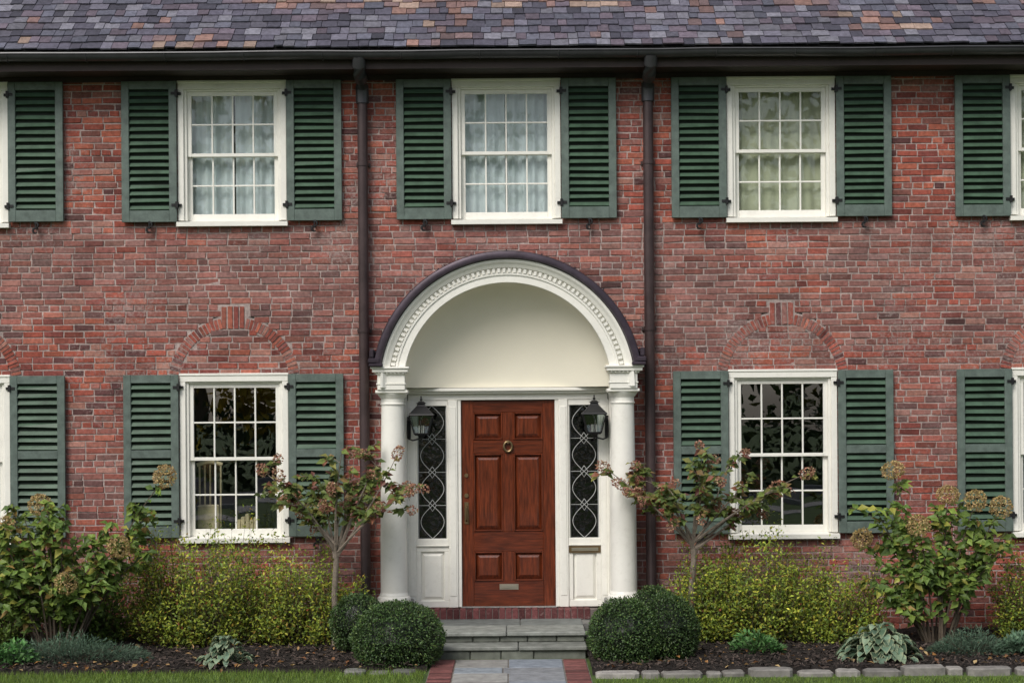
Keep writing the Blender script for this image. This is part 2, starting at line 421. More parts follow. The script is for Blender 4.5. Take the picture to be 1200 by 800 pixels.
def sdog(x,z):
    mb=MB(); r=.027
    for sg_,oz in ((0,-.030),(math.pi,.024)):
        pts=[(x+r*math.cos(math.pi*1.3*i/14+1.2+sg_),-.080,z+oz+r*math.sin(math.pi*1.3*i/14+1.2+sg_)) for i in range(15)]
        mb.tube(pts,[.0055+.006*math.sin(i/14*3.14) for i in range(15)],6)
    mb.tube([(x,0,z),(x,-.085,z)],.009,6); mb.tube([(x,-.080,z-.02),(x,-.080,z+.06)],.009,6)
    mb.build('shutter_dog',M_iron,house)
def hinges(xe,z0,z1,s):
    mb=MB()
    for z in (z0+.17,z1-.13):
        mb.box(xe-.014,xe+.014,-.088,-.03,z-.036,z+.036,b=.003); mb.box(xe+s*.012,xe+s*.055,-.08,-.074,z-.014,z+.014)
        mb.box(xe-s*.045,xe-s*.012,-.05,-.033,z-.014,z+.014)
    mb.build('shutter_hinges',M_iron,house)
SW=.575
for i,x in enumerate(WX):
    za,zb=4.352,5.815
    for s in (-1,1):
        e=x+s*(WW+.006); a,b=(e-SW,e) if s<0 else (e,e+SW)
        shutter(a,b,za+random.gauss(0,.004),zb); sdog((a+b)/2,4.295); hinges(e,za,zb,s)
    if i!=2:
        za,zb=1.06,2.755
        for s in (-1,1):
            e=x+s*(WW+.006); a,b=(e-SW,e) if s<0 else (e,e+SW)
            shutter(a,b,za+random.gauss(0,.004),zb,rail=1.93); sdog((a+b)/2,1.0); hinges(e,za,zb,s)

# eaves
ev=MB()
ev.box(HX0-.3,HX1+.3,-.40,.0,EAVE,EAVE+.02); ev.box(HX0-.3,HX1+.3,-.425,-.40,EAVE-.01,EAVE+.14)
ev.box(HX0-.3,HX1+.3,-.035,-.001,EAVE-.05,EAVE-.001)
ev.build('eaves_soffit',M_ply,house)
gt=MB(); prof=[]
gy,gz,gr=-.497,6.005,.068
for i in range(13):
    a=math.pi+math.pi*i/12; prof.append((gy+gr*math.cos(a),gz+gr*math.sin(a)))
prof=[(gy-gr-.008,gz+.012),(gy-gr-.012,gz)]+prof+[(gy+gr-.006,gz)]+[(gy+(gr-.006)*math.cos(math.pi+math.pi*i/12),gz+(gr-.006)*math.sin(math.pi+math.pi*i/12)) for i in range(12,-1,-1)]
V=[];F=[];m=len(prof); nx=33
for i in range(nx):
    x=HX0-.3+(HX1-HX0+.6)*i/(nx-1); dz=.004*math.sin(i*1.3)+random.gauss(0,.0015)
    for p in prof: V.append((x,p[0],p[1]+dz))
for i in range(nx-1):
    for k in range(m): F.append((i*m+k,i*m+(k+1)%m,(i+1)*m+(k+1)%m,(i+1)*m+k))
gt.add(V,F)
for i in range(20):
    x=HX0+.2+i*.8
    gt.tube([(x,gy+(gr+.004)*math.cos(math.pi+math.pi*k/8),gz+(gr+.004)*math.sin(math.pi+math.pi*k/8)) for k in range(9)],.006,5)
gt.build('gutter',M_gut,house,smooth=True)
# roof slates
rf=MB(); ang=R(40); ca,sa=math.cos(ang),math.sin(ang); ey,ez=-.53,6.035
rf.box(HX0-.3,HX1+.3,-.38,-.36,EAVE+.02,EAVE+.12)
RL=7.2
SC=[(.080,.074,.100),(.115,.108,.138),(.055,.052,.070),(.155,.150,.178),(.10,.10,.13),(.12,.095,.12)]
SB=[(.25,.145,.12),(.19,.115,.105),(.28,.20,.16),(.15,.10,.10)]
row=0; s=0; ex=.138
while s<RL:
    x=HX0-.35-random.random()*.1
    while x<HX1+.35:
        w=random.choice((.10,.12,.14,.17,.20))*random.uniform(.9,1.1)
        pn=nz(x*.8,s*1.5,5)+.35*random.gauss(0,.5)+(.10 if s>.75 else -.12)
        brown = pn>.22
        c=np.array(random.choice(SB if brown else SC))*random.uniform(.7,1.3)
        so=s+random.gauss(0,.009); ln=ex+.06; t=.012+random.random()*.008
        gap=.003
        def P(xx,ss,h): return (xx,ey+ss*ca-h*sa,ez+ss*sa+h*ca)
        h0=.022+t+random.gauss(0,.002); h1=.004+t
        jl=random.gauss(0,.005)
        V=[P(x+gap,so,h0),P(x+w-gap,so+jl,h0),P(x+w-gap,so+ln,h1),P(x+gap,so+ln,h1),
           P(x+gap,so,h0-t),P(x+w-gap,so+jl,h0-t),P(x+w-gap,so+ln,h1-t),P(x+gap,so+ln,h1-t)]
        rf.add(V,[(0,1,2,3),(4,5,1,0),(5,6,2,1),(7,4,0,3),(7,6,5,4)],tuple(c))
        x+=w
    s+=ex; row+=1
def PP(ss,h): return (ey+ss*ca-h*sa, ez+ss*sa+h*ca)
a=PP(.02,-.01); b=PP(RL,-.01)
rf.add([(HX0-.3,*a),(HX1+.3,*a),(HX1+.3,*b),(HX0-.3,*b)],[(0,1,2,3)],(.03,.03,.03))
rf.add([(HX0-.3,*b),(HX1+.3,*b),(HX1+.3,b[0]*2-a[0],a[1]),(HX0-.3,b[0]*2-a[0],a[1])],[(0,1,2,3)],(.15,.14,.16))
for xx in (HX0,HX1): rf.add([(xx,0,EAVE),(xx,9,EAVE),(xx,b[0],b[1]-.05)],[(0,1,2)],(.2,.1,.08))
rf.build('slate_roof',M_slate,house)

# downspouts
for x,sg in ((-1.535,1),(1.437,-1)):
    d=MB()
    d.tube([(x,-.095,5.60),(x,-.095,3),(x,-.095,.32),(x,-.13,.2),(x,-.2,.12)],.053,16)
    for z in (5.58,4.93,3.2,1.3): d.tube([(x,-.095,z-.02),(x,-.095,z+.02)],.060,16)
    for z in (4.93,3.2,1.3): d.box(x-.075,x+.075,-.03,-.005,z-.018,z+.018)
    d.build('downspout',M_spout,house,smooth=True)
    d=MB()
    d.tube([(x,-.49,5.96),(x,-.47,5.88),(x,-.36,5.815),(x,-.22,5.785),(x,-.12,5.73),(x,-.095,5.66),(x,-.095,5.56)],.068,16)
    d.build('downspout_elbow',M_gut,house,smooth=True)

# ------------------------------------------------------------------ portico
po=MB()
YF=-.45; RI=1.06
prof=[(RI,YF+.02),(RI+.006,YF),(RI+.075,YF),(RI+.08,YF-.012),(RI+.10,YF-.014),(RI+.104,YF+.008),(RI+.150,YF+.008),(RI+.155,YF-.022),(RI+.185,YF-.038),(RI+.21,YF-.060),(RI+.235,YF-.065),(RI+.235,0.0),(RI,0.0)]
po.sweep_arch(CX,ACZ,prof,0,math.pi,seg=96)
nd=70
for i in range(nd):
    a=math.pi*(i+.5)/nd; da=math.pi/nd*.27
    q=[(RI+.106,a-da),(RI+.149,a-da),(RI+.149,a+da),(RI+.106,a+da)]
    P4=[(CX+r*math.cos(t),ACZ+r*math.sin(t)) for r,t in q]
    po.add([(p[0],YF-.020,p[1]) for p in P4]+[(p[0],YF+.009,p[1]) for p in P4],[(3,2,1,0),(0,1,5,4),(1,2,6,5),(2,3,7,6),(3,0,4,7)])
for s in (-1,1):
    def bx(a,b,y0,y1,z0,z1): 
        po.box(CX+s*a,CX+s*b,y0,y1,z0,z1,b=.004)
    bx(1.045,1.325,YF-.03,-.002,2.575,2.63)
    bx(1.035,1.335,YF-.038,-.002,2.63,2.645)
    bx(1.045,1.325,YF-.03,-.002,2.645,2.735)
    bx(1.03,1.345,YF-.045,-.002,2.735,2.755)
    bx(1.012,1.375,YF-.07,-.002,2.755,2.79)
    bx(1.0,1.39,YF-.085,-.002,2.79,2.812)
    for k in range(7):
        a=1.05+k*.041; bx(a,a+.022,YF-.058,YF-.044,2.737,2.754)
    ccx=CX+s*1.183; ccy=-.30
    po.box(ccx-.165,ccx+.165,ccy-.165,ccy+.165,2.545,2.575,b=.004)
    pr=[(.125,.40),(.168,.40),(.170,.41),(.172,.44),(.165,.455),(.150,.462),(.150,.475),(.143,.485),(.138,.50)]
    for i in range(13):
        t=i/12; pr.append((.137-.021*t**1.6,.50+(2.42-.50)*t))
    pr+=[(.125,2.425),(.128,2.435),(.119,2.445),(.118,2.49),(.128,2.495),(.132,2.505),(.150,2.525),(.158,2.54),(.158,2.545)]
    col=MB(); col.lathe(ccx,ccy,pr,40); col.build('portico_column',M_white,house,smooth=True)
    po.box(CX+s*1.06,CX+s*1.27,-.12,-.004,.30,2.574,b=.004)
    po.box(CX+s*1.055,CX+s*1.12,-.003,.12,.29,2.60)
po.build('portico_trim',M_white,house,smooth=False)
pl=MB()
for s in (-1,1): pl.box(CX+s*1.183-.19,CX+s*1.183+.19,-.49,.0,-.03,.40,(.24,.24,.23),b=.01)
pl.build('column_plinths',M_stone,house)
ni=MB(); V=[];F=[]; nu,nv=28,48; y0n=YF+.02; dep=.47
for i in range(nu+1):
    t=math.sin(i/nu*math.pi/2); rr=max(0.0,(1-t**2.2))**(1/2.2)*RI if i<nu else 0.0
    for k in range(nv+1):
        a=math.pi*k/nv; V.append((CX+rr*math.cos(a),y0n+dep*t,ACZ+rr*math.sin(a)))
for i in range(nu):
    for k in range(nv): F.append((i*(nv+1)+k,(i+1)*(nv+1)+k,(i+1)*(nv+1)+k+1,i*(nv+1)+k+1))
ni.add(V,F)
V=[];F=[];
for i in range(nu+1):
    t=math.sin(i/nu*math.pi/2); rr=(max(0.0,(1-t**2.2))**(1/2.2)*RI) if i<nu else 0.0
    for s in (-1,1): V+=[(CX+s*rr,y0n+dep*t,ACZ),(CX+s*1.10,y0n+dep*t,ACZ)]
for i in range(nu):
    o=i*4; F+=[(o,o+1,o+5,o+4),(o+2,o+3,o+7,o+6)]
ni.add(V,F)
ni.build('portico_niche',M_cream,house,smooth=True)
ds=MB(); Y=.05
def rb(a,b,z0,z1,y0,y1=.14,bb=.004,both=True):
    for s in ((-1,1) if both else (1,)): ds.box(CX+s*a,CX+s*b,y0,y1,z0,z1,b=bb)
ds.box(CX-1.055,CX+1.055,-.06,.14,2.560,2.594,b=.005)
ds.box(CX-1.05,CX+1.05,-.03,.14,2.535,2.560,b=.005)
ds.box(CX-1.045,CX+1.045,.02,.14,2.470,2.535,b=.003)
rb(.492,.53,.30,2.47,.030); rb(.53,.627,.30,2.47,.012); rb(.545,.61,.42,2.40,.006,.05)
rb(.967,1.054,.30,2.47,.012); rb(.98,1.03,.42,2.40,.005,.05)
rb(.627,.967,2.41,2.47,.03); rb(.627,.967,.955,1.02,.02); rb(.627,.967,.94,.956,.008)
rb(.627,.967,.30,.94,.06); rb(.627,.967,.30,.37,.03); rb(.627,.967,.885,.94,.03); rb(.627,.675,.37,.885,.03); rb(.92,.967,.37,.885,.03)
for s in (-1,1):
    x0,x1=sorted((CX+s*.685,CX+s*.91)); za,zb=.385,.87; k=.03
    ds.add([(x0,.058,za),(x1,.058,za),(x1,.058,zb),(x0,.058,zb),(x0+k,.038,za+k),(x1-k,.038,za+k),(x1-k,.038,zb-k),(x0+k,.038,zb-k)],
      [(4,5,6,7),(0,1,5,4),(1,2,6,5),(2,3,7,6),(3,0,4,7)])
rb(.627,.645,1.02,2.41,.028,.1); rb(.949,.967,1.02,2.41,.028,.1)
ds.build('door_surround',M_white,house)
sg=MB(); ld=MB()
for s in (-1,1):
    x0,x1=sorted((CX+s*.645,CX+s*.949)); z0,z1=1.02,2.41
    sg.add([(x0,.07,z0),(x1,.07,z0),(x1,.07,z1),(x0,.07,z1)],[(0,1,2,3)])
    xc=(x0+x1)/2; hw=(x1-x0)/2; H=z1-z0
    n=4.0
    for ph in (0,math.pi):
        pts=[(xc+hw*.80*math.sin(ph+i/96*math.pi*n),.064,z0+H*i/96) for i in range(97)]
        ld.tube(pts,.0036,5)
    for q in range(1,4):
        zz=z0+H*q/4
        ld.tube([(xc,.064,zz+.06),(xc+.04,.064,zz),(xc,.064,zz-.06),(xc-.04,.064,zz),(xc,.064,zz+.06)],.0036,5)
        ld.tube([(x0,.066,zz),(xc-.04,.066,zz)],.0028,5); ld.tube([(xc+.04,.066,zz),(x1,.066,zz)],.0028,5)
    for xx in (x0+.006,x1-.006): ld.tube([(xx,.064,z0),(xx,.064,z1)],.004,5)
sg.build('sidelight_glass',M_glassd,house); ld.build('sidelight_leading',M_lead,house)
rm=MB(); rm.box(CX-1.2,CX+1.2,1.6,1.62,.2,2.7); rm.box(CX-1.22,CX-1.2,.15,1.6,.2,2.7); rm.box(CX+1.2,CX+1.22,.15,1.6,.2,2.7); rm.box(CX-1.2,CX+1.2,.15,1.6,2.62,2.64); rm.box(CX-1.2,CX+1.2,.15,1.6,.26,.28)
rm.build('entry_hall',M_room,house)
# door
dr=MB(); dx0,dx1=CX-.490,CX+.490; dz0,dz1=.305,2.462; yf=.062
dr.box(dx0,dx1,yf+.028,yf+.05,dz0,dz1)
st=.125; ms=.055
cxd=(dx0+dx1)/2
dr.box(dx0,dx0+st,yf,yf+.03,dz0,dz1,b=.003); dr.box(dx1-st,dx1,yf,yf+.03,dz0,dz1,b=.003)
zs=[(dz0,dz0+.265),(dz0+.575,dz0+.785),(dz0+1.60,dz0+1.745),(dz1-.125,dz1)]
for a,b in zs: dr.box(dx0+st,dx1-st,yf+.0008,yf+.03,a,b,b=.003,mi=1)
for i in range(3):
    a,b=zs[i][1],zs[i+1][0]
    dr.box(cxd-ms,cxd+ms,yf+.0004,yf+.03,a,b,b=.003)
    for x0,x1 in ((dx0+st,cxd-ms),(cxd+ms,dx1-st)):
        mld=.018
        dr.box(x0,x0+mld,yf-.010,yf+.03,a,b,b=.006); dr.box(x1-mld,x1,yf-.010,yf+.03,a,b,b=.006)
        dr.box(x0+mld,x1-mld,yf-.010,yf+.03,a,a+mld,b=.006,mi=1); dr.box(x0+mld,x1-mld,yf-.010,yf+.03,b-mld,b,b=.006,mi=1)
        X0,X1,A,B=x0+mld,x1-mld,a+mld,b-mld; k=.045
        dr.add([(X0,yf+.026,A),(X1,yf+.026,A),(X1,yf+.026,B),(X0,yf+.026,B),(X0+k,yf+.000,A+k),(X1-k,yf+.000,A+k),(X1-k,yf+.000,B-k),(X0+k,yf+.000,B-k)],
          [(4,5,6,7),(0,1,5,4),(1,2,6,5),(2,3,7,6),(3,0,4,7)])
dr.build('front_door',[M_wood,M_woodh],house)
hw=MB()
kz=dz0+1.675; kx=cxd
hw.tube([(kx+.042*math.cos(t),yf-.018,kz+.052*math.sin(t)) for t in np.linspace(0,2*math.pi,25)],.013,8,cap=False)
hw.tube([(kx,yf,kz+.05),(kx,yf-.03,kz+.05)],.018,10); hw.tube([(kx,yf,kz-.05),(kx,yf-.022,kz-.05)],.012,10)
hx=dx0+.05
hw.box(hx-.022,hx+.022,yf-.008,yf,1.17,1.40,b=.003); hw.tube([(hx,yf-.008,1.36),(hx,yf-.05,1.345),(hx,yf-.055,1.28),(hx,yf-.045,1.22),(hx,yf-.008,1.20)],.009,8)
hw.tube([(hx,yf,1.47),(hx,yf-.014,1.47)],.022,16); hw.tube([(hx,yf,1.68),(hx,yf-.012,1.68)],.02,16)
hw.box(cxd-.10,cxd+.10,yf-.008,yf,dz0+.175,dz0+.235,b=.004,mi=1); hw.box(cxd-.075,cxd+.075,yf-.014,yf-.008,dz0+.19,dz0+.22,b=.003,mi=1)
mx0=CX+.627; hw.box(mx0+.005,mx0+.335,.012,.03,.865,.935,b=.006,mi=0); hw.box(mx0+.03,mx0+.31,.002,.012,.885,.918,b=.004,mi=1)
hw.build('door_hardware',[M_brass,M_steel],house,smooth=True)
hd=MB()
ro=RI+.24
hd.sweep_arch(CX,ACZ,[(ro,.0),(ro,YF-.07),(ro+.01,YF-.10),(ro+.045,YF-.105),(ro+.075,YF-.09),(ro+.085,YF-.06),(ro+.085,0)],R(9.5),R(170.5),seg=80)
for s in (-1,1):
    hd.box(CX+s*(ro-.035),CX+s*(ro+.105),YF-.12,-.003,2.813,2.845,b=.006)
    hd.box(CX+s*(ro-.01),CX+s*(ro+.115),YF-.11,-.003,2.845,2.90,b=.012)
    hd.box(CX+s*(ro+.05),CX+s*(ro+.10),YF-.10,-.003,2.90,2.99,b=.012)
for i in range(1,12):
    a=math.pi*i/12
    if a<R(12) or a>R(168): continue
    r=ro+.092; hd.tube([(CX+r*math.cos(a),0,ACZ+r*math.sin(a)),(CX+r*math.cos(a),YF-.06,ACZ+r*math.sin(a))],.008,5)
hd.build('portico_hood',M_hood,house,smooth=True)
tb=MB(); x=CX-.85
while x<CX+.85:
    c=np.array((.13,.045,.045))*random.uniform(.6,1.4); tb.box(x,x+.060,-.14,.06,.19,.297+random.gauss(0,.0015),tuple(c),b=.004); x+=.068
tb.build('brick_threshold',M_brick,house)
tm=MB(); tm.box(CX-1.0,CX+1.0,-.132,.3,.0,.285,(.16,.13,.12)); tm.build('threshold_mortar',M_stone,house)
ts=MB(); ts.box(CX-.5,CX+.5,.0,.12,.297,.306,(.25,.25,.24)); ts.build('door_sill',M_stone,house)

def lantern(s):
    mb=MB(); x=CX+s*.895; y=-.20
    def ring(h,z): return [(x-h,y-h,z),(x+h,y-h,z),(x+h,y+h,z),(x-h,y+h,z)]
    zb,zt=2.125,2.315; hb,ht=.070,.118
    def frust(h0,z0,h1,z1,mi=0,cap=True):
        V=ring(h0,z0)+ring(h1,z1); F=[(0,1,5,4),(1,2,6,5),(2,3,7,6),(3,0,4,7)]
        if cap: F+=[(3,2,1,0),(4,5,6,7)]
        mb.add(V,F,mi=mi)
    frust(hb-.004,zb,ht-.004,zt,mi=1,cap=False)
    A=ring(hb,zb);B=ring(ht,zt)
    for i in range(4):
        mb.tube([A[i],B[i]],.007,5); mb.tube([A[i],A[(i+1)%4]],.008,5); mb.tube([B[i],B[(i+1)%4]],.008,5)
    for i in range(4):
        a0=Vector(A[i]).lerp(Vector(A[(i+1)%4]),.5); b0=Vector(B[i]).lerp(Vector(B[(i+1)%4]),.5); mb.tube([a0,b0],.003,4)
    frust(ht+.015,zt,ht+.010,zt+.014); frust(ht+.004,zt+.014,.045,zt+.095); frust(.045,zt+.095,.038,zt+.12); frust(.055,zt+.12,.02,zt+.145)
    mb.lathe(x,y,[(.002,zt+.145),(.012,zt+.15),(.014,zt+.165),(.005,zt+.175),(.009,zt+.185),(.001,zt+.205)],10)
    frust(hb-.01,zb-.018,hb+.004,zb); frust(.02,zb-.04,.035,zb-.018)
    mb.lathe(x,y,[(.001,zb-.075),(.012,zb-.062),(.012,zb-.052),(.004,zb-.04)],10)
    for dx,dy in ((-.022,0),(.022,0),(0,.022)): mb.tube([(x+dx,y+dy,zb),(x+dx,y+dy,zb+.085)],.008,8,mi=2)
    wx=CX+s*1.035
    mb.box(wx-.02,wx+.02,-.008,.006,2.07,2.30,b=.004)
    pts=[(wx,0,2.20),(wx+s*.01,-.06,2.13),(wx-s*.005,-.13,2.07),(wx-s*.05,-.18,2.055),(x+s*.03,-.2,2.07),(x,-.2,2.085)]
    mb.tube(pts,.008,6)
    mb.tube([(wx,0,2.25),(wx+s*.005,-.10,2.28),(wx-s*.01,-.17,2.26),(x+s*ht,-.2,2.30)],.006,6)
    mb.build('wall_lantern',[M_iron,M_glassl,M_white],None,origin=True)
lantern(-1); lantern(1)

# ------------------------------------------------------------------ ground, path, steps
g=MB(); g.add([(-250,-260,-.02),(250,-260,-.02),(250,240,-.02),(-250,240,-.02)],[(0,1,2,3)]); g.build('ground',M_soil)
lw=MB(); V=[];F=[]; nx,ny=120,60
for j in range(ny+1):
    for i in range(nx+1):
        x=-16+32*i/nx; y=-19+17.2*j/ny; V.append((x,y,-.012+.006*nz(x,y,0,1.3)))
for j in range(ny):
    for i in range(nx): F.append((j*(nx+1)+i,j*(nx+1)+i+1,(j+1)*(nx+1)+i+1,(j+1)*(nx+1)+i))
lw.add(V,F)
n=80000
px=rng.uniform(-6.8,6.8,n); py=-(2.22+rng.random(n)**1.3*2.4)
keep=(np.abs(px-CX)>.76)&~((px>0)&(py>-2.84))&~((px<0)&(py>-2.33)); px=px[keep];py=py[keep];n=len(px)
h=rng.uniform(.03,.065,n)*np.where(px>0,.75,1); a=rng.uniform(0,6.28,n); w=rng.uniform(.002,.0045,n)
B=np.stack([px,py,np.full(n,-.015)],1); lean=np.stack([rng.normal(0,.018,n),rng.normal(0,.018,n),h],1)
S=np.stack([np.cos(a)*w,np.sin(a)*w,np.zeros(n)],1)
V=np.stack([B-S,B+S,B+lean],1).reshape(-1,3); F=np.arange(3*n).reshape(-1,3)
c=np.array([.13,.22,.04])*rng.uniform(.6,1.5,(n,1))*np.array([1,1,1])+rng.random((n,1))*np.array([.05,.02,.0]); C=np.repeat(c,3,axis=0)
lw.batch(V,F,C,1)
lw.build('lawn',[M_soil,M_grass])

def bedmesh(name,x0,x1,yf,phase):
    mb=MB(); V=[];F=[]; nx=int((x1-x0)/.035); ny=70
    for j in range(ny+1):
        for i in range(nx+1):
            x=x0+(x1-x0)*i/nx; yfr=yf+.04*nz(x,phase,0,1.1); y=yfr+(0.02-yfr)*j/ny
            e=min(1,j/4)
            z=-.01+e*(.035+.03*nz(x,y,phase,2.5)+.022*nz(x,y,phase,14)+.012*nz(x,y,phase,40)) +.03*(j/ny)
            V.append((x,y,z))
    for j in range(ny):
        for i in range(nx): F.append((j*(nx+1)+i,j*(nx+1)+i+1,(j+1)*(nx+1)+i+1,(j+1)*(nx+1)+i))
    mb.add(V,F)
    n=int((x1-x0)*1600)
    P=np.stack([rng.uniform(x0,x1,n),rng.uniform(yf+.03,-.05,n),rng.uniform(.03,.07,n)],1)
    a=rng.uniform(0,6.28,n); l=rng.uniform(.008,.03,n); w=rng.uniform(.003,.008,n)
    D=np.stack([np.cos(a),np.sin(a),rng.normal(0,.35,n)],1)*l[:,None]; S=np.stack([-np.sin(a),np.cos(a),rng.normal(0,.4,n)],1)*w[:,None]
    V=np.stack([P-D-S,P+D-S,P+D+S,P-D+S],1).reshape(-1,3); F=np.arange(4*n).reshape(-1,4)
    c=np.array([.045,.033,.027])*rng.uniform(.3,2.4,(n,1)); C=np.repeat(c,4,axis=0); mb.batch(V,F,C,1)
    mb.build(name,[M_mulch,M_chip])
bedmesh('mulch_bed',-7.5,CX-.75,-2.33,1); bedmesh('mulch_bed',CX+.75,7.5,-2.60,7)
def edging(x0,x1,y,base,zt):
    mb=MB(); x=x0
    while x<x1:
        w=random.uniform(.14,.45); c=np.array(base)*random.uniform(.6,1.2)
        yy=y+random.gauss(0,.02); z=zt+random.gauss(0,.010)
        a=random.gauss(0,.04); k=10; x2=x+w-.012; cx_=(x+x2)/2; hx_=(x2-x)/2; top=[];bot=[]
        for q in range(k):
            t=2*math.pi*q/k+.3; ct_,st_=math.cos(t),math.sin(t)
            ex_=math.copysign(abs(ct_)**.5,ct_)*hx_*random.uniform(.9,1.02); ey_=math.copysign(abs(st_)**.5,st_)*.09*random.uniform(.85,1.1)
            px_=cx_+ex_*math.cos(a)-ey_*math.sin(a); py_=yy+ex_*math.sin(a)+ey_*math.cos(a)
            bot.append((px_,py_,-.03)); top.append((px_,py_,z-.012))
        ins=[(cx_+(p[0]-cx_)*.88,yy+(p[1]-yy)*.85,z+random.gauss(0,.002)) for p in top]
        V=bot+top+ins; F=[(q,(q+1)%k,k+(q+1)%k,k+q) for q in range(k)]+[(k+q,k+(q+1)%k,2*k+(q+1)%k,2*k+q) for q in range(k)]+[tuple(range(2*k,3*k))]
        mb.add(V,F,tuple(c)); x+=w
    mb.build('stone_edging',M_stone)
edging(CX+.76,6.9,-2.70,(.26,.245,.225),.04); edging(-1.55,CX-.90,-2.40,(.17,.165,.155),.018)
pt=MB(); y=-1.66
while y>-19.2:
    d=random.choice((.32,.42,.5))
    cuts=random.choice(([.45,1.01],[.62,1.01],[.33,1.01],[.36,.70,1.01],[.5,1.01])); x=CX-.505
    p=0
    for cdx in cuts:
        c=np.array(random.choice(((.21,.235,.26),(.25,.26,.275),(.19,.215,.25),(.27,.265,.25))))*random.uniform(.85,1.15)
        pt.box(x+p+.005,x+cdx-.005,y-d+.005,y-.005,-.03,.0+random.gauss(0,.0015),tuple(c),b=.005); p=cdx
    y-=d
yy=-1.66
while yy>-19.2:
    for s in (-1,1):
        c=np.array((.15,.055,.05))*random.uniform(.6,1.35); x0=CX+s*.512; x1=CX+s*.722
        pt.box(x0,x1,yy-.094,yy-.004,-.03,.002+random.gauss(0,.002),tuple(c),b=.005)
    yy-=.1
pt.box(CX-.73,CX+.73,-19.2,-1.60,-.04,-.008,(.17,.15,.13))
pt.build('stone_path',M_stone)
sp=MB()
def stonerow(x0,x1,y0,y1,z0,z1,wr,base,b=.008):
    x=x0
    while x<x1-.02:
        w=random.uniform(*wr); e=min(x+w,x1)
        if x1-e<.15: e=x1
        c=np.array(base)*random.uniform(.75,1.15)
        sp.box(x+.003,e-.003,y0+random.gauss(0,.003),y1,z0,z1+random.gauss(0,.001),tuple(c),b=b); x=e
stonerow(CX-.74,CX+.74,-1.50,-1.15,-.03,.060,(.25,.5),(.15,.16,.135))
stonerow(CX-.75,CX+.75,-1.53,-1.10,.062,.100,(.5,.95),(.24,.25,.225))
stonerow(CX-.74,CX+.74,-1.20,-.9,.101,.160,(.25,.5),(.15,.16,.135))
stonerow(CX-.75,CX+.75,-1.23,-.68,.162,.200,(.5,.95),(.22,.23,.21))
stonerow(CX-.75,CX+.75,-.675,-.142,.10,.199,(.5,.95),(.17,.185,.175))
sp.box(CX-.72,CX+.72,-1.1,-.14,-.03,.158,(.12,.12,.11))
sp.box(CX-.84,CX+.84,-.5,-.142,-.03,.185,(.16,.16,.15))
sp.build('front_steps',M_stone)
stt=MB(); stt.box(-120,120,-33,-24,-.10,-.012); stt.build('street',M_asph)
kb=MB(); kb.box(-120,120,-24.0,-23.8,-.1,.10,b=.02); kb.box(-120,120,-33.2,-33.0,-.1,.10,b=.02)
kb.build('kerb',M_conc)
sw2=MB()
for i in range(80): sw2.box(-60+i*1.5,-60+i*1.5+1.49,-20.9,-19.4,-.05,.0,b=.008)
sw2.build('sidewalk',M_conc)

# ------------------------------------------------------------------ foliage helpers
def unit(a): return a/np.maximum(np.linalg.norm(a,axis=1,keepdims=True),1e-9)
def leaves(mb,P,D,Nn,L,W,C,mi=0):
    D=unit(D); S=unit(np.cross(D,Nn)); N2=np.cross(S,D)
    L=L[:,None];W=W[:,None]
    a=P; l=P+D*L*.45+S*W*.5+N2*W*.18; r=P+D*L*.45-S*W*.5+N2*W*.18; m=P+D*L*.5; t=P+D*L-N2*L*.14
    n=len(P); V=np.stack([a,l,t,r,m],1).reshape(-1,3); o=(np.arange(n)*5)[:,None]
    F=np.concatenate([o+np.array([[0,4,1]]),o+np.array([[1,4,2]]),o+np.array([[0,3,4]]),o+np.array([[3,2,4]])],0)
    mb.batch(V,F,np.repeat(C,5,axis=0),mi)
def pal(n,cols,w,jit=.2):
    cols=np.array(cols); w=np.array(w,float);w/=w.sum()
    return cols[rng.choice(len(cols),n,p=w)]*np.clip(1+rng.normal(0,jit,(n,1)),.4,1.8)

def boxwood(cx,cy,rx,rz,cz,n,dark=1.0):
    mb=MB(); seed=cx*7
    def rad(d):
        return 1+.06*nz(d[0]+seed,d[1],d[2],2.2)+.06*nz(d[0]+seed,d[1],d[2],6)
    V=[];F=[];nu,nv=14,24
    for i in range(nu+1):
        th=math.pi*i/nu
        for k in range(nv):
            ph=2*math.pi*k/nv; d=(math.sin(th)*math.cos(ph),math.sin(th)*math.sin(ph),math.cos(th)); r=rad(d)*.86
            V.append((cx+d[0]*rx*r,cy+d[1]*rx*r,max(.0,cz+d[2]*rz*r)))
    for i in range(nu):
        for k in range(nv): F.append((i*nv+k,i*nv+(k+1)%nv,(i+1)*nv+(k+1)%nv,(i+1)*nv+k))
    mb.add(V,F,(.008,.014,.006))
    d=unit(rng.normal(0,1,(n,3))); d=d[d[:,2]>-.75]; n=len(d)
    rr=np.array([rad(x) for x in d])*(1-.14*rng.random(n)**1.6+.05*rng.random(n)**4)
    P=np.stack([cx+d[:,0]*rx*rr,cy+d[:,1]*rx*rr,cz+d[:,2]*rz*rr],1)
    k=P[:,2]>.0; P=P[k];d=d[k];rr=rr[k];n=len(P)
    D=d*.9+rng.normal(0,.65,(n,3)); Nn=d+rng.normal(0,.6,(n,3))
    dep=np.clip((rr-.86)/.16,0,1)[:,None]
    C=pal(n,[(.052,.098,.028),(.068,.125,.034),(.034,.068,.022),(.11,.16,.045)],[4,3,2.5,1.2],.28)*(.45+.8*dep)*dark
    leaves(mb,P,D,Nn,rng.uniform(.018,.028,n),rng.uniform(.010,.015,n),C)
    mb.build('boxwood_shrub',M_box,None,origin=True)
boxwood(-1.08,-1.9,.43,.345,.235,17000)
boxwood(-1.50,-1.35,.27,.30,.30,8000,.85)
boxwood(1.04,-1.9,.335,.345,.25,13000)
boxwood(1.45,-1.80,.29,.345,.27,11000,.8)
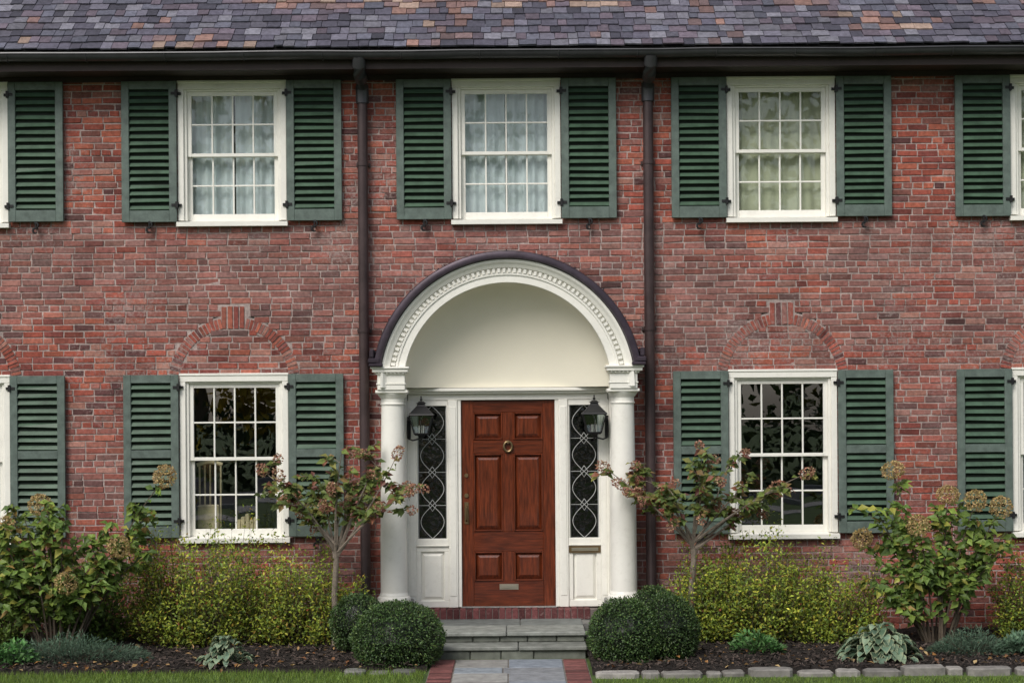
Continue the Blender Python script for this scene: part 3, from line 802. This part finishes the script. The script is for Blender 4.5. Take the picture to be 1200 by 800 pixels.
boxwood(1.36,-1.25,.26,.33,.31,7000,.9)

def curve(a,b,bend,n=7):
    a=Vector(a);b=Vector(b);m=(a+b)/2+Vector(bend)
    return [(a*(1-t)**2+m*2*t*(1-t)+b*t*t) for t in [i/(n-1) for i in range(n)]]
def azalea(cx,cy,rx,ry,h,nt,cols,w,ls=(.028,.050),name='azalea_shrub',lp=38):
    mb=MB(); Ps=[];Ds=[];Ns=[];Dp=[]
    for i in range(nt):
        u=random.random()*2*math.pi; el=math.asin(random.random()**.9)
        f=random.uniform(.45,1.0)**.7+ (.14*random.random() if random.random()<.25 else 0)
        lump=1+.36*nz(math.cos(u)*1.3+cx,math.sin(u)*1.3,el*2)
        f*=lump
        tx=cx+rx*f*math.cos(u)*math.cos(el)**.6; ty=cy+ry*f*math.sin(u)*math.cos(el)**.6; tz=.10+h*f*math.sin(el)**.8*.95
        ty=min(ty,-.06)
        b=(cx+(tx-cx)*.25+random.gauss(0,.04),cy+(ty-cy)*.25,.0)
        pts=curve(b,(tx,ty,tz),((tx-cx)*.22,(ty-cy)*.2,-.05-.05*random.random()),7)
        mb.tube(pts,[.005,.004,.004,.003,.002,.0015,.001],3,mi=1,cap=False)
        dirv=(pts[-1]-pts[-3]).normalized(); out=Vector((tx-cx,ty-cy,.35)).normalized()
        for k in range(lp):
            t=1-random.random()**1.3*.68
            q=t*6; j=min(5,int(q)); p=pts[j].lerp(pts[j+1],q-j)
            o=Vector((random.gauss(0,.022),random.gauss(0,.022),random.gauss(0,.018)))
            Ps.append(p+o*1.8); Ds.append(dirv*.5+Vector((random.gauss(0,.7),random.gauss(0,.7),random.gauss(.1,.5)))); Ns.append(out*.9+Vector((random.gauss(0,.5),random.gauss(-.2,.5),random.gauss(.5,.4))))
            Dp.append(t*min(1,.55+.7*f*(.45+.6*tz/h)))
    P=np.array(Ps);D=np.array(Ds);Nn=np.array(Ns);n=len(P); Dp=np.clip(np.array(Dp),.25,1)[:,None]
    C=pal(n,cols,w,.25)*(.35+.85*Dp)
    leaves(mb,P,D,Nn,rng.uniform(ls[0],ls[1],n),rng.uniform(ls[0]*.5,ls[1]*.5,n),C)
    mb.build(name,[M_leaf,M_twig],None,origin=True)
YG=[(.30,.36,.045),(.21,.29,.04),(.42,.41,.055),(.11,.17,.035),(.40,.27,.05),(.22,.07,.03)]
YW=[4,4,2.2,2.6,.3,.15]
azalea(-3.15,-.72,.90,.5,1.22,470,YG,YW)
azalea(-2.10,-.72,.66,.42,.98,300,YG,YW)
azalea(2.50,-.75,.85,.5,1.14,440,YG,YW)
azalea(1.90,-.65,.45,.4,.85,160,YG,YW)
azalea(3.3,-.8,.50,.4,.80,150,YG,YW)
azalea(5.35,-.8,.66,.45,1.0,270,YG,[3,4,1,4,.2,.1])
GG=[(.10,.17,.035),(.14,.22,.04),(.20,.26,.045)]
azalea(-4.35,-.55,.62,.38,1.05,240,GG,[3,3,1],(.035,.06),lp=26)
azalea(-5.3,-.7,.6,.4,1.0,220,GG,[3,3,1],(.035,.06),lp=26)
azalea(6.6,-.8,.7,.45,.9,200,YG,[3,4,1,4,.2,.1])

def panicle(mb,p,d,L,Rr,cols,n=170):
    d=Vector(d).normalized(); d=np.array(d)
    t=rng.random(n); r=Rr*np.sqrt(np.clip(1-(t*1.9-.9)**2,.05,1))*(.75+.3*rng.random(n))
    o=unit(np.cross(rng.normal(0,1,(n,3)),d)); P=np.array(p)+d*(t*L)[:,None]+o*r[:,None]
    C=pal(n,cols,[1]*len(cols),.25)
    leaves(mb,P,o+rng.normal(0,.7,(n,3)),o*1+rng.normal(0,.4,(n,3)),rng.uniform(.016,.028,n),rng.uniform(.014,.024,n),C)
TAN=[(.52,.37,.17),(.44,.30,.15),(.58,.45,.22),(.40,.33,.12)]
PINK=[(.42,.20,.14),(.45,.27,.17),(.32,.13,.10),(.45,.34,.20)]
def leafcluster(mb,pts,n,cols,w,ls,spread=.04,up=.1,droop=-.15):
    Ps=[];Ds=[];Ns=[]; m=len(pts)-1
    for k in range(n):
        t=1-random.random()**1.3*.7; q=t*m; j=min(m-1,int(q)); p=pts[j].lerp(pts[j+1],q-j)
        a=random.random()*6.28; Ps.append(p+Vector((random.gauss(0,spread*.3),random.gauss(0,spread*.3),random.gauss(0,spread*.3))))
        Ds.append(Vector((math.cos(a),math.sin(a),random.gauss(droop,.4)))); Ns.append(Vector((random.gauss(0,.5),random.gauss(-.75,.5),.75)))
    n=len(Ps); L=rng.uniform(ls[0],ls[1],n)
    leaves(mb,np.array(Ps),np.array(Ds),np.array(Ns),L,L*rng.uniform(.5,.65,n),pal(n,cols,w,.22))

def hydrangea_tree(bx,by,fz,crown,seed,lean):
    random.seed(seed); mb=MB()
    x0,x1,z0,z1=crown
    top=Vector((bx+lean,by,fz))
    tp=[Vector((bx,by,-.02)),Vector((bx+.008,by,.25)),Vector((bx-.006,by+.01,.55)),Vector((bx+.01+lean*.5,by,.85)),top]
    mb.tube(tp,[.040,.032,.029,.028,.033],10,mi=1)
    LC=[(.14,.19,.045),(.10,.145,.04),(.22,.22,.06),(.24,.10,.06),(.16,.065,.05),(.30,.20,.08)]; LW=[5,4,2.8,1.2,.9,.6]
    N=13
    for i in range(N):
        f=(i+.5)/N; tx=x0+(x1-x0)*f+random.gauss(0,.05)
        e=abs(f-.5)*2
        tz=z0+(z1-z0)*random.uniform(.30,1.0)*(1-.25*e*e); ty=by+random.uniform(-.42,.42)
        s=top+Vector((0,0,random.uniform(-.1,.12)))
        pts=curve(s,(tx,ty,tz),(random.gauss(0,.04)+(tx-bx)*.05,0,random.uniform(.03,.16)),8)
        mb.tube(pts,[.016,.014,.012,.010,.008,.006,.005,.003],5,mi=1,cap=False)
        for k in range(6):
            j=random.randint(3,7); p=pts[j]
            q=p+Vector((random.gauss((tx-bx)*.12,.10),random.gauss(0,.12),random.uniform(-.08,.17)))
            sp_=curve(p,q,(0,0,.03),5); mb.tube(sp_,[.005,.004,.004,.003,.002],4,mi=1,cap=False)
            leafcluster(mb,sp_,random.randint(9,15),LC,LW,(.065,.115))
            if random.random()<.28: panicle(mb,sp_[-1],(sp_[-1]-sp_[-2])+Vector((0,-.01,-.005)),random.uniform(.08,.13),.038,PINK,80)
        leafcluster(mb,pts,12,LC,LW,(.07,.115))
        if e>.7: panicle(mb,pts[-1],(pts[-1]-pts[-2]),.15,.05,PINK,140)
    mb.build('hydrangea_tree',[M_leaf,M_bark],None,origin=True)
hydrangea_tree(-1.765,-1.0,.98,(-2.48,-.95,1.15,2.02),5,.01)
hydrangea_tree(1.775,-.9,.98,(.95,2.82,1.22,1.93),11,.02)

def hydrangea_shrub(bx,by,stems,seed,extra=16,w=.8,hi=1.35):
    random.seed(seed); mb=MB()
    LC=[(.14,.22,.045),(.20,.28,.055),(.09,.15,.035),(.30,.30,.06),(.30,.20,.06)]; LW=[4,3,2.4,1,.3]
    allst=[(a,True) for a in stems]
    for i in range(extra):
        allst.append(((bx+random.uniform(-w,w),by+random.uniform(-.35,.4),random.uniform(.5,hi)),False))
    for (t,fl) in allst:
        s=(bx+(t[0]-bx)*.18,by+random.gauss(0,.08),0)
        pts=curve(s,t,((t[0]-bx)*-.12,0,.16),9)
        mb.tube(pts,[.012,.011,.010,.009,.008,.007,.006,.005,.004],5,mi=1,cap=False)
        leafcluster(mb,pts,26,LC,LW,(.08,.14),droop=-.25)
        for k in range(5):
            j=random.randint(3,7); q=pts[j]+Vector((random.gauss(0,.14),random.gauss(0,.14),random.uniform(.02,.2)))
            sb=curve(pts[j],q,(0,0,.02),5); mb.tube(sb,.004,4,mi=1,cap=False); leafcluster(mb,sb,11,LC,LW,(.07,.13),droop=-.25)
        if fl: panicle(mb,pts[-1],(pts[-1]-pts[-2])*1.0+Vector((0,0,.03)),random.uniform(.16,.21),.105,TAN,460)
    mb.build('hydrangea_shrub',[M_leaf,M_twig],None,origin=True)
hydrangea_shrub(-4.45,-1.25,[(-3.45,-1.2,1.66),(-3.85,-1.4,1.0),(-4.58,-1.3,1.38),(-4.30,-1.5,.66),(-4.95,-1.2,1.2),(-5.0,-1.4,.62)],21,26,.9,1.55)
hydrangea_shrub(4.17,-1.0,[(3.78,-1.0,1.66),(4.27,-1.1,1.42),(4.52,-1.1,1.35),(4.78,-1.0,1.28),(3.95,-1.3,1.12),(3.50,-1.0,1.0)],33,19,.85,1.4)

def hosta(cx,cy,r,n,cols,L=(.12,.2),h=.18):
    mb=MB()
    for i in range(n):
        a=random.random()*6.28; rr=r*random.random()**.6; l=random.uniform(*L); w=l*random.uniform(.6,.78)
        base=Vector((cx+rr*.55*math.cos(a),cy+rr*.55*math.sin(a),.05+h*(1-rr/r)*.9)); d=Vector((math.cos(a),math.sin(a),0)); sd=Vector((-math.sin(a),math.cos(a),0))
        mb.tube([(cx+rr*.2*math.cos(a),cy+rr*.2*math.sin(a),.02),base],.004,4,col=(.12,.16,.09),cap=False)
        c=np.array(random.choice(cols))*random.uniform(.65,1.25); V=[];C=[];F=[];nu,nv=7,6
        til=random.uniform(.3,.9)
        for u in range(nu+1):
            t=u/nu; wd=w*.5*math.sin(math.pi*min(1,t*.93+.05))**.75
            z=l*(til*t-.9*t*t*random.uniform(.95,1.05))
            for v in range(nv+1):
                q=v/nv*2-1; p=base+d*(l*t*(1-.12*t))+sd*wd*q+Vector((0,0,z+abs(q)*wd*.35+.004*math.sin(t*18+q*9)))
                V.append(p); edge=abs(q)>.7 or t>.88
                C.append(tuple(np.array((.42,.45,.27)) if (edge and random.random()<.8) else c))
        for u in range(nu):
            for v in range(nv): F.append((u*(nv+1)+v,u*(nv+1)+v+1,(u+1)*(nv+1)+v+1,(u+1)*(nv+1)+v))
        nn=mb.n; mb.V.extend([tuple(x) for x in V]); mb.C.extend(C); mb.F.extend([tuple(k+nn for k in f) for f in F]); mb.M.extend([0]*len(F)); mb.n+=len(V)
    mb.build('hosta_plant',M_leaf,None,smooth=True,origin=True)
HC=[(.20,.30,.21),(.15,.24,.16),(.26,.35,.23),(.09,.15,.09)]
hosta(3.42,-1.95,.58,150,HC,(.10,.16),.34); hosta(-2.68,-1.95,.36,85,HC,(.08,.12),.26)
def lowplant(cx,cy,rx,ry,h,n,cols,ls,name):
    mb=MB()
    a=rng.uniform(0,6.28,n); r=np.sqrt(rng.random(n)); P=np.stack([cx+rx*r*np.cos(a),cy+ry*r*np.sin(a),.03+h*(1-r**2*.8)*rng.uniform(.2,1,n)],1)
    P[:,2]*=1+.5*np.array([nz(p[0],p[1],0,4) for p in P])
    D=np.stack([np.cos(a)*r,np.sin(a)*r,rng.uniform(.2,1,n)],1)+rng.normal(0,.4,(n,3)); Nn=rng.normal(0,.5,(n,3))+np.array([0,-.3,1])
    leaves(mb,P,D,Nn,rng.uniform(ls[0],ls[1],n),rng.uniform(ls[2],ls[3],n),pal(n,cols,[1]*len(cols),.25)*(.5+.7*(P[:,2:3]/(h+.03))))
    for k in range(14):
        aa=random.random()*6.28; mb.tube([(cx,cy,.02),(cx+rx*.6*math.cos(aa),cy+ry*.6*math.sin(aa),h*.7)],.004,4,col=(.08,.07,.05),cap=False)
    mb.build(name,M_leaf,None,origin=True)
JC=[(.10,.17,.11),(.08,.14,.09),(.13,.20,.13)]
lowplant(-4.15,-1.75,.72,.30,.22,6200,JC,(.03,.06,.004,.008),'creeping_juniper')
lowplant(4.35,-1.7,.42,.25,.20,3600,JC,(.03,.06,.004,.008),'creeping_juniper')
GC=[(.10,.25,.07),(.09,.20,.06),(.14,.28,.09)]
lowplant(-4.75,-1.9,.28,.2,.20,600,GC,(.04,.07,.025,.045),'columbine_plant')
lowplant(2.32,-1.6,.24,.18,.22,420,GC,(.04,.08,.02,.04),'columbine_plant')
lowplant(4.75,-1.75,.2,.18,.18,360,[(.14,.24,.15),(.12,.19,.12)],(.05,.09,.03,.05),'columbine_plant')
lowplant(5.05,-1.7,.2,.18,.2,360,[(.14,.24,.15),(.12,.19,.12)],(.05,.09,.03,.05),'columbine_plant')
fl=MB(); n=900
P=np.stack([rng.uniform(-5.8,5.8,n),rng.uniform(-2.6,-.3,n),rng.uniform(.05,.08,n)],1)
w8=np.array([.5+.9*max(0,nz(p[0],p[1],9,1.2))*2+(.5 if p[0]>3.5 else 0) for p in P]); P=P[(rng.random(n)<w8)&(np.abs(P[:,0]-CX)>.8)]
n=len(P); D=rng.normal(0,1,(n,3)); D[:,2]*=.25
leaves(fl,P,D,rng.normal(0,.35,(n,3))+np.array([0,0,1]),rng.uniform(.035,.075,n),rng.uniform(.02,.045,n),pal(n,[(.36,.18,.06),(.45,.28,.12),(.24,.11,.05),(.50,.36,.17)],[2,2,2,1],.25))
fl.build('fallen_leaves',M_leaf)

# ------------------------------------------------------------------ trees across the street
tr=MB(); random.seed(3)
for i in range(17):
    x=-46+i*5.8+random.uniform(-1.2,1.2); y=-42-random.uniform(0,9); H=random.uniform(12,20)
    tr.tube([(x,y,-.1),(x+.1,y,H*.25),(x-.2,y,H*.55),(x,y,H*.85)],[.38,.3,.2,.06],8,mi=1)
    for k in range(7):
        a=random.random()*6.28; z=H*random.uniform(.2,.6); tr.tube([(x,y,z),(x+2.6*math.cos(a),y+2.6*math.sin(a),z+H*.22)],[.14,.04],5,mi=1)
    base=random.choice([[(.05,.085,.02),(.07,.11,.025)],[(.08,.11,.03),(.16,.14,.03)]])
    if abs(x+9.3)<3 : base=[(.50,.36,.05),(.42,.33,.06)]
    if abs(x-9.3)<3 : base=[(.30,.32,.05),(.22,.24,.05)]
    for k in range(28):
        a=random.random()*6.28; rr=random.random()**.5*3.6; zz=H*random.uniform(.14,1.0); rr*=1.1-.6*abs(zz/H-.5)
        c0=np.array([x+rr*math.cos(a),y+rr*math.sin(a),zz]); m=80
        P=c0+rng.normal(0,.7,(m,3)); leaves(tr,P,rng.normal(0,1,(m,3)),rng.normal(0,1,(m,3)),rng.uniform(.35,.6,m),rng.uniform(.26,.42,m),pal(m,base,[1,1],.25))
tr.build('distant_tree_row',[M_leaf,M_bark])
hg=MB(); n=11000
P=np.stack([rng.uniform(-50,50,n),-37+rng.normal(0,.5,n),rng.uniform(0,2.6,n)],1)
leaves(hg,P,rng.normal(0,1,(n,3)),rng.normal(0,1,(n,3)),rng.uniform(.2,.4,n),rng.uniform(.15,.25,n),pal(n,[(.04,.07,.02),(.06,.09,.025)],[1,1],.25)); hg.build('distant_hedge',M_leaf)

# ------------------------------------------------------------------ light, sky, camera
sunel,sunaz=R(46),R(208)
w=bpy.data.worlds.new('World'); scene.world=w; w.use_nodes=True; N=w.node_tree.nodes; L=w.node_tree.links
sky=N.new('ShaderNodeTexSky'); sky.sky_type='NISHITA'; sky.sun_disc=False; sky.sun_elevation=sunel; sky.sun_rotation=sunaz; sky.air_density=1.0; sky.dust_density=2.5
hs=N.new('ShaderNodeHueSaturation'); hs.inputs['Saturation'].default_value=.55
L.new(sky.outputs[0],hs.inputs['Color']); L.new(hs.outputs[0],N['Background'].inputs[0]); N['Background'].inputs[1].default_value=.15
sl=bpy.data.lights.new('sun','SUN'); sl.energy=2.1; sl.angle=R(24); sl.color=(1,.955,.89)
so=bpy.data.objects.new('sun',sl); scene.collection.objects.link(so)
v=Vector((math.sin(sunaz)*math.cos(sunel),math.cos(sunaz)*math.cos(sunel),math.sin(sunel)))
so.rotation_euler=v.to_track_quat('Z','Y').to_euler(); so.location=(0,-10,20)
cam=bpy.data.cameras.new('camera'); co=bpy.data.objects.new('camera',cam); scene.collection.objects.link(co)
co.location=(0,-18,2.4); co.rotation_euler=(R(90),R(.42),0)
cam.sensor_width=36; cam.lens=2016/1200*36; cam.shift_y=76/1200; cam.clip_end=1000; cam.clip_start=.1
scene.camera=co
scene.view_settings.view_transform='Standard'; scene.view_settings.look='None'; scene.view_settings.exposure=0
